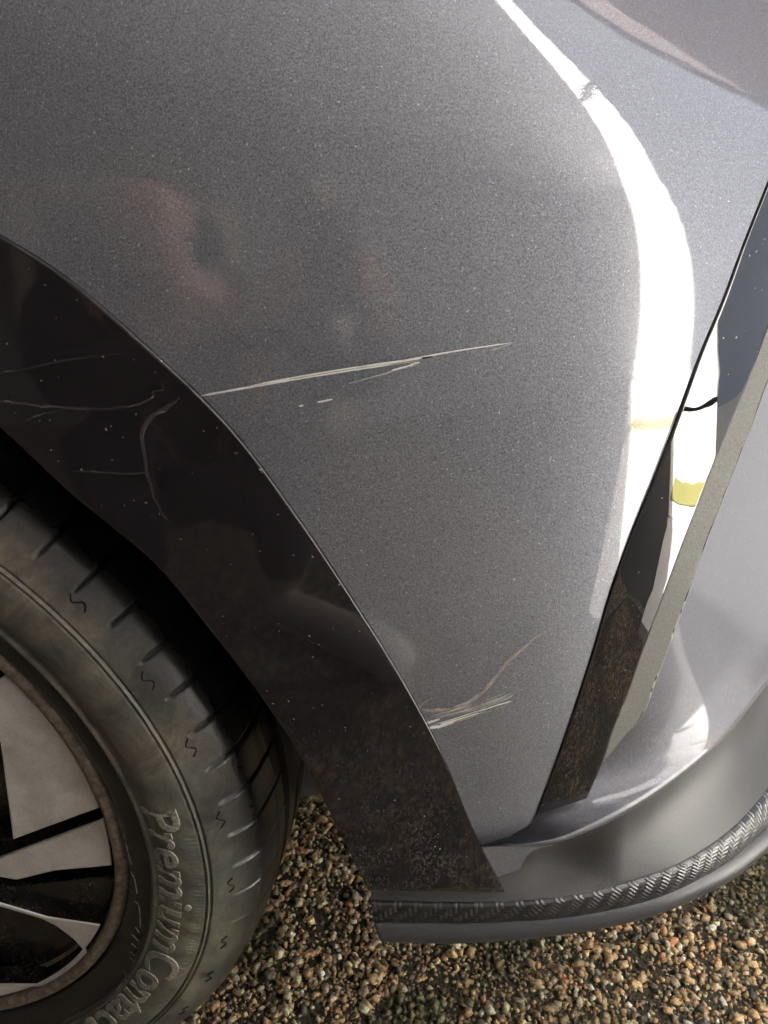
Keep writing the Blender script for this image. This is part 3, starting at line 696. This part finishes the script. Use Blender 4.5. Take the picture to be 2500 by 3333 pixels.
def gravel(IV, IF, seed, share, name, label, jr, reg=(.05, 1.15, -.02, .80), st=.0038):
    rng = np.random.default_rng(seed)
    X0, X1, Y0_, Y1 = reg
    gx, gy = np.meshgrid(np.arange(X0, X1, st), np.arange(Y0_, Y1, st)); n = gx.size
    x = gx.ravel() + rng.uniform(-.5, .5, n) * st; y = gy.ravel() + rng.uniform(-.5, .5, n) * st
    # patches where the chips have worn away
    def vn(x, y, f, seed):
        r = np.random.default_rng(seed); T = r.random((64, 64)); u = x * f; v = y * f; i = np.floor(u).astype(int); j = np.floor(v).astype(int); a = u - i; b = v - j
        a = a*a*(3-2*a); b = b*b*(3-2*b); g = lambda p, q: T[p % 64, q % 64]
        return g(i,j)*(1-a)*(1-b)+g(i+1,j)*a*(1-b)+g(i,j+1)*(1-a)*b+g(i+1,j+1)*a*b
    p = vn(x, y, 22, 1) * .6 + vn(x, y, 60, 2) * .4
    keep = rng.random(n) < share * np.clip((p - .12) * 3.6, .5, 1); x, y, p = x[keep], y[keep], p[keep]; n = len(x)
    sz = rng.lognormal(math.log(.0022), .48, n); sz = np.clip(sz, .0011, .0058)
    A = rng.normal(size=(n, 3, 3)); Q, _ = np.linalg.qr(A)
    sc = np.stack([sz * rng.uniform(.9, 1.35, n), sz * rng.uniform(.7, 1.0, n), sz * rng.uniform(.55, .85, n)], 1)
    tilt = Q
    jit = 1 + rng.uniform(-jr, jr, (n, len(IV)))
    V = IV[None] * jit[..., None] * sc[:, None]
    # keep most lying flat: mix random rotation with yaw only
    yaw = rng.uniform(0, 2*np.pi, n); Rz = np.zeros((n, 3, 3)); Rz[:, 0, 0] = np.cos(yaw); Rz[:, 0, 1] = -np.sin(yaw); Rz[:, 1, 0] = np.sin(yaw); Rz[:, 1, 1] = np.cos(yaw); Rz[:, 2, 2] = 1
    flat = rng.random(n) < .6; Rm = np.where(flat[:, None, None], Rz, tilt)
    V = np.einsum('nij,nkj->nki', Rm, V); V[..., 0] += x[:, None]; V[..., 1] += y[:, None]; V[..., 2] += (rng.uniform(-.25, .5, n) * sz)[:, None]
    pal = np.array([(.42,.30,.18),(.50,.38,.24),(.52,.31,.19),(.34,.26,.17),(.60,.52,.40),(.66,.62,.52),(.20,.16,.11),(.10,.09,.07),(.30,.27,.22),(.48,.24,.14),(.05,.045,.04)])
    w = np.array([18,17,6,15,11,5,12,8,8,4,5], float); w /= w.sum()
    col = np.clip(pal[rng.choice(len(pal), n, p=w)] * np.array([1.55, 1.45, 1.20]) * rng.uniform(.5, 1.2, (n, 1)), 0, .85)
    moss = np.clip((vn(x, y, 12, 5) - .62) * 4, 0, .75)[:, None]; col = col * (1 - moss) + np.array([.05, .06, .02]) * moss
    F = (IF[None] + (np.arange(n) * len(IV))[:, None, None]).reshape(-1, 3)
    me = bpy.data.meshes.new(name); me.vertices.add(n * len(IV)); me.vertices.foreach_set("co", V.astype(np.float32).ravel())
    me.loops.add(F.size); me.loops.foreach_set("vertex_index", F.astype(np.int32).ravel()); me.polygons.add(len(F))
    me.polygons.foreach_set("loop_start", np.arange(0, F.size, 3, dtype=np.int32)); me.update(calc_edges=True)
    ca = me.color_attributes.new("chip", 'FLOAT_COLOR', 'POINT'); ca.data.foreach_set("color", np.repeat(np.c_[col, np.ones(n)], len(IV), 0).astype(np.float32).ravel())
    if "gravel_chip_stone" in bpy.data.materials: me.materials.append(bpy.data.materials["gravel_chip_stone"])
    m, nt, b = new_mat("gravel_chip_stone"); a = N(nt, "ShaderNodeAttribute"); a.attribute_name = "chip"; P = pos(nt)
    n1 = noise(nt, P, 500, 3, .7); cc_ = mixc(nt, ramp(nt, n1.outputs[0], [(.38, (0,0,0)), (.62, (1,1,1))]), mixc(nt, .55, a.outputs['Color'], (.03,.027,.02)), a.outputs['Color'])
    nt.links.new(cc_, b.inputs['Base Color']); b.inputs['Roughness'].default_value = .55
    nt.links.new(bump(nt, n1.outputs[0], .5, .0008), b.inputs['Normal']); me.materials.append(m)
    o = bpy.data.objects.new(name, me); COL.objects.link(o); tag(o, label, "gravel", kind='stuff'); print("stones", n)
BV = np.array([(x, y, z) for z in (-.72, .72) for x, y in ((-.9, -.7), (.8, -.85), (.95, .6), (-.7, .9))]); BV[4:, :2] *= .72
BF = np.array([(0,2,1),(0,3,2),(4,5,6),(4,6,7),(0,1,5),(0,5,4),(1,2,6),(1,6,5),(2,3,7),(2,7,6),(3,0,4),(3,4,7)])
gravel(BV, BF, 11, .68, "gravel_chips", "angular tan and cream gravel chips bedded in dark mossy asphalt under the bumper", .34)
gravel(BV, BF, 13, .75, "gravel_surround", "angular gravel chips covering the drive beside the bumper and wheel", .34, (-.45, 1.15, -.62, -.022), .0050)
gravel(IV, IF, 12, .30, "round_pebbles", "small rounded pebbles scattered between the angular chips under the bumper", .25)

# ------------------------------------------------------------------ unseen yard, largely added for what the paint mirrors and for shade
def slab_mat():
    m, nt, b = new_mat("pale_concrete"); P = pos(nt)
    n1 = noise(nt, P, 1.2, 5, .6); c = ramp(nt, n1.outputs[0], [(.35, (.76, .75, .70)), (.6, (.84, .83, .80))]); nt.links.new(c, b.inputs['Base Color']); b.inputs['Roughness'].default_value = .8; return m
M_SLAB = slab_mat()
M_MOSS = satin_mat("yellow_moss", (.34, .32, .10), .9, .5, 60)
ap = bpy.data.objects.new("concrete_apron", None); COL.objects.link(ap); ap.location = (0, 0, 0); tag(ap, kind='structure')
edges = [1.13, 2.14, 3.65]
for a, b_ in zip(edges[:-1], edges[1:]):
    g_ = .012 * (1 + .45 * (a - 1))
    yr = lambda x: .16 - .28 * (x - 1.13) / 2.52
    yl = lambda x: -.30 - max(0, x - 1.3) * .62
    v = [(a + g_, yl(a), .03), (b_ - g_, yl(b_), .03), (b_ - g_, yr(b_), .03), (a + g_, yr(a), .03)]
    V = [(x, y, 0.) for x, y, z in v] + v
    link_mesh("slab", V, [(0,3,2,1),(4,5,6,7),(0,1,5,4),(1,2,6,5),(2,3,7,6),(3,0,4,7)], M_SLAB, ap, False)
mo = link_mesh("moss_strip", [(2.30 + .006*math.sin(i*.9), -.90 + i * .045, .034) for i in range(24)] + [(2.50 + .008*math.sin(i*1.1), -.90 + i * .045, .034) for i in range(24)], [(i, i+24, i+25, i+1) for i in range(23)], M_MOSS, ap, False)
def brick_mat():
    m, nt, b = new_mat("red_brick"); P = pos(nt)
    sep = N(nt, "ShaderNodeSeparateXYZ"); nt.links.new(P, sep.inputs[0]); cb = N(nt, "ShaderNodeCombineXYZ")
    nt.links.new(math_n(nt, 'ADD', sep.outputs[0], sep.outputs[1]), cb.inputs[0]); nt.links.new(sep.outputs[2], cb.inputs[1])
    br = N(nt, "ShaderNodeTexBrick"); br.inputs['Scale'].default_value = 1; br.inputs['Brick Width'].default_value = .225; br.inputs['Row Height'].default_value = .075; br.inputs['Mortar Size'].default_value = .010
    br.inputs['Color1'].default_value = (.038, .009, .006, 1); br.inputs['Color2'].default_value = (.018, .006, .005, 1); br.inputs['Mortar'].default_value = (.035, .022, .018, 1)
    nt.links.new(cb.outputs[0], br.inputs['Vector']); nt.links.new(br.outputs[0], b.inputs['Base Color']); b.inputs['Roughness'].default_value = .85; return m
M_BRICK = brick_mat()
M_HATCH = satin_mat("dark_green_glass", (.05, .06, .045), .3, .1, 40)
M_WOOD = satin_mat("bounce_white_boards", (.62, .61, .65), .8, .4, 40)  # kept pale so the added roof bounces light onto the car
M_GREY = satin_mat("slate_grey_render", (.026, .032, .046), .9, .6, 60)
M_GREY2 = satin_mat("grey_render", (.24, .24, .25), .9, .4, 60)
gy = [(-.12, 0), (-.12, 2.35), (.42, 3.6), (.92, 5.0), (2.0, 7.6), (3.0, 9.4), (3.0, 0)]
V = [(3.6, y, z) for y, z in gy] + [(3.65, y, z) for y, z in gy]; k = len(gy)
hw = bpy.data.objects.new("added_grey_blocker", None); COL.objects.link(hw); tag(hw, "added slate grey gable ahead of the car, blocking light beside the mirrored white band", "house")  # added gable, outlined to block light and bound the mirrored band
link_mesh("wall", V, [tuple(range(k)), tuple(range(2*k-1, k-1, -1))] + [(i, i + k, (i+1) % k + k, (i+1) % k) for i in range(k)], M_GREY, hw, False)
bo = box("brick_outhouse", (3.4, 3.02, 0), (3.655, 9.0, 13), M_BRICK); tag(bo, "red brick outhouse mirrored at the bumper corner, its height raised to block sky light", "outhouse")  # mirrored brick, with extra height added to block sky light
fb = box("added_brick_blocker", (-2.2, 6.4, 0), (3.39, 6.7, 7.6), M_BRICK); tag(fb, "added red brick wall beyond the far side of the car, blocking sky light", "wall")  # added blocker, darkens what the top of the bumper mirrors
sw = box("added_side_wall", (-6, -3.3, 0), (3.65, -3.05, 2.5), M_GREY2); tag(sw, "added grey rendered wall behind the photographer, setting what the side panel mirrors", "wall")  # added wall, sets how dark the side panel's reflection is
M_FRAME = satin_mat("pale_timber", (.62, .54, .42), .7, .3, 80)
fr_ = box("window_frame", (-1.05, -3.05, .52), (.10, -3.0, 1.34), M_FRAME, sw); box("window_pane", (-.95, -3.0, .62), (.0, -2.995, 1.24), M_HATCH, sw)  # frame and pane added, mirrored as a pale outline in the paint
po_ = box("added_post", (.56, -3.0, .0), (.72, -2.9, 1.62), M_FRAME); tag(po_, "added pale post against the added wall, mirrored as an upright bar", "post")  # post added to give the pale upright bar in the reflection
tw = box("added_sun_blocker", (-7, 2.4, 0), (-2.4, 2.7, 6.0), M_BRICK); tag(tw, "added tall brick wall on the far side, put in to shade the car", "wall")  # added wall that keeps sun off the car
bw = box("added_back_blocker", (-6.2, -3.0, 0), (-6.0, 2.39, 2.28), M_GREY2); tag(bw, "added rendered wall behind the car, blocking light from the rear", "wall")  # added wall that blocks some light from behind
rp = [(-6.1, -3.2), (3.64, -3.2), (3.64, -1.17), (1.5, .17), (-2.0, 2.38), (-6.1, 2.38)]  # added roof for shade, its edge cut to bound the mirrored band
k = len(rp); V = [(x, y, 2.30) for x, y in rp] + [(x, y, 2.42) for x, y in rp]
ro = link_mesh("added_shade_roof", V, [tuple(range(k-1, -1, -1)), tuple(range(k, 2*k))] + [(i, (i+1) % k, (i+1) % k + k, i + k) for i in range(k)], M_WOOD, None, False)
tag(ro, "added unseen white roof that shades the car and blocks the sky", "roof")
M_REND = satin_mat("white_render", (.8, .79, .76), .8, .2, 30, var=.03)
ww = bpy.data.objects.new("added_white_reflector", None); COL.objects.link(ww); tag(ww, "added tall white walls that fill the mirrored band with light", "house")
box("wall", (3.66, -3.04, .05), (9.0, 4.24, 3.835), M_REND, ww); box("wall", (3.66, -3.04, 3.95), (9.0, 4.24, 10.0), M_REND, ww); box("mirror_band_line", (3.652, -3.0, 3.84), (8.9, 4.2, 3.945), M_SEAM, ww); box("mirror_base_line", (3.67, -3.02, 0), (8.9, 4.2, .026), M_SEAM, ww)  # added white reflector walls; dark strips draw the lines across the band
ay = sheet("added_dark_sheet", 1.23, 9.0, -3.04, 6, 0.0, satin_mat("dark_sheet_colour", (.035, .035, .035), .85, .6, 90)); tag(ay, kind='structure')  # dark sheet added to dim what the shelf and blade mirror

# ------------------------------------------------------------------ the photographer mirrored in the paint
def skinned(name, pts, edges, mat, parent, sub=2):
    me = bpy.data.meshes.new(name); me.from_pydata([p[:3] for p in pts], edges, []); o = bpy.data.objects.new(name, me); COL.objects.link(o)
    o.modifiers.new("skin", 'SKIN'); sv = me.skin_vertices[0].data if me.skin_vertices else None
    if sv is None:
        bpy.context.view_layer.objects.active = o; bpy.context.view_layer.update(); sv = me.skin_vertices[0].data
    for i, p in enumerate(pts): sv[i].radius = (p[3], p[3] if len(p) < 5 else p[4]); sv[i].use_root = (i == 0)
    m = o.modifiers.new("sub", 'SUBSURF'); m.levels = sub; m.render_levels = sub
    dg = bpy.context.evaluated_depsgraph_get(); dg.update(); nm = bpy.data.meshes.new_from_object(o.evaluated_get(dg))
    bpy.data.objects.remove(o); bpy.data.meshes.remove(me); nm.name = name; nm.materials.clear(); nm.materials.append(mat)
    nm.polygons.foreach_set("use_smooth", [True] * len(nm.polygons))
    o = bpy.data.objects.new(name, nm); COL.objects.link(o); o.parent = parent; return o
M_SKIN = satin_mat("skin", (.46, .27, .21), .5, .1, 120, var=.1)
M_HAT = satin_mat("olive_cloth", (.12, .14, .07), .9, .3, 200); M_JKT = satin_mat("charcoal_cloth", (.030, .030, .036), .9, .3, 200)
M_JEAN = satin_mat("dark_denim", (.025, .028, .035), .9, .3, 200); M_BOOT = satin_mat("pale_suede", (.62, .54, .50), .8, .3, 200)
man = bpy.data.objects.new("person", None); COL.objects.link(man); tag(man, "crouching person in an olive beanie and charcoal jacket, mirrored in the bumper paint", "person")
PC = CAM - fw * .012 - rv * .030 - uv_ * .050        # centre of the phone
def fr(a, b, c): p = PC + rv * a + uv_ * b - fw * c; return tuple(p)
pts = [(.16,-1.06,.34,.13),(.16,-.98,.50,.13),(.16,-.88,.66,.12),(.155,-.79,.72,.055),(.15,-.71,.735,.050),(.15,-.655,.775,.058,.066),(.15,-.66,.835,.076,.088),(.15,-.665,.895,.068,.08),
       (-.02,-.86,.68,.06),(.0,-.68,.55,.045),(.32,-.86,.68,.06),(.47,-.70,.56,.045)]
ed = [(0,1),(1,2),(2,3),(3,4),(4,5),(5,6),(6,7),(2,8),(8,9),(2,10),(10,11)]
def hand(side, elbow):
    s_ = side; b = len(pts)
    pts.append((*fr(s_*.075, -.075, .045), .024)); ed.append((elbow, b)); pts.append((*fr(s_*.062, -.045, .030), .022)); ed.append((b, b+1))
    for k_, (h_, ln) in enumerate(((.028, .9), (.010, 1.0), (-.010, .95), (-.030, .8))):
        q = len(pts); pts.append((*fr(s_*.056, h_ - .02, .018), .0085)); pts.append((*fr(s_*.052, h_ - .015, -.002), .008)); pts.append((*fr(s_*(.052 - .022*ln), h_ - .012, -.006), .007))
        ed.extend([(b+1, q), (q, q+1), (q+1, q+2)])
    q = len(pts); pts.append((*fr(s_*.050, -.06, .030), .010)); pts.append((*fr(s_*.030, -.045, .024), .009)); pts.append((*fr(s_*.016, -.030, .022), .008)); ed.extend([(b, q), (q, q+1), (q+1, q+2)])
hand(-1, 9); hand(1, 11)
pts += [(.02,-.80,.46,.075),(.30,-.80,.46,.075),(.04,-.86,.10,.045),(.33,-.86,.10,.045)]; q = len(pts)
pts += [(.07,-1.04,.34,.09),(.25,-1.04,.34,.09)]
ed += [(0,q),(0,q+1),(q,q-4),(q+1,q-3),(q-4,q-2),(q-3,q-1)]
skinned("body", pts, ed, M_SKIN, man, 2)
skinned("jacket", [(.16,-1.05,.36,.15),(.16,-.98,.50,.155),(.16,-.88,.66,.14),(.155,-.82,.72,.075),(-.03,-.87,.68,.075),(.0,-.68,.55,.062),(.33,-.87,.68,.075),(.47,-.70,.56,.062),(*fr(-.085,-.10,.06),.036),(*fr(.085,-.10,.06),.036)],
        [(0,1),(1,2),(2,3),(2,4),(4,5),(2,6),(6,7),(5,8),(7,9)], M_JKT, man, 1)
skinned("trousers", [(.16,-1.07,.32,.15),(.06,-1.05,.34,.105),(.26,-1.05,.34,.105),(.01,-.78,.46,.088),(.31,-.78,.46,.088),(.04,-.86,.12,.058),(.33,-.86,.12,.058)], [(0,1),(0,2),(1,3),(2,4),(3,5),(4,6)], M_JEAN, man, 1)
for x, dx in ((.04, .02), (.31, .26)):
    skinned("boot", [(x,-.88,.10,.055),(x,-.88,.05,.05),(x+dx*.55,-.74,.05,.05),(x+dx,-.57,.05,.05)], [(0,1),(1,2),(2,3)], M_BOOT, man, 1)
skinned("beanie", [(.15,-.675,.878,.090,.104),(.15,-.672,.915,.086,.098),(.15,-.67,.955,.055)], [(0,1),(1,2)], M_HAT, man, 2)
skinned("nose", [(.15,-.585,.838,.008),(.15,-.567,.816,.012)], [(0,1)], M_SKIN, man, 1)
for dx in (-.033, .033): skinned("eye", [(.15+dx,-.578,.842,.006),(.15+dx,-.576,.842,.006)], [(0,1)], M_SEAM, man, 1)
ph = np.array([[fr(a, b, c) for a, b in ((-.037,-.078),(.037,-.078),(.037,.078),(-.037,.078))] for c in (.001, .009)]).reshape(-1, 3)
phone = link_mesh("phone", ph, [(0,1,2,3),(7,6,5,4),(0,4,5,1),(1,5,6,2),(2,6,7,3),(3,7,4,0)], M_SEAM, None, False)
bm = bmesh.new(); bm.from_mesh(phone.data); bmesh.ops.bevel(bm, geom=[e for e in bm.edges], offset=.002, segments=2, affect='EDGES'); bm.to_mesh(phone.data); bm.free()
tag(phone, "black smartphone held upright in both hands by the crouching person", "phone")
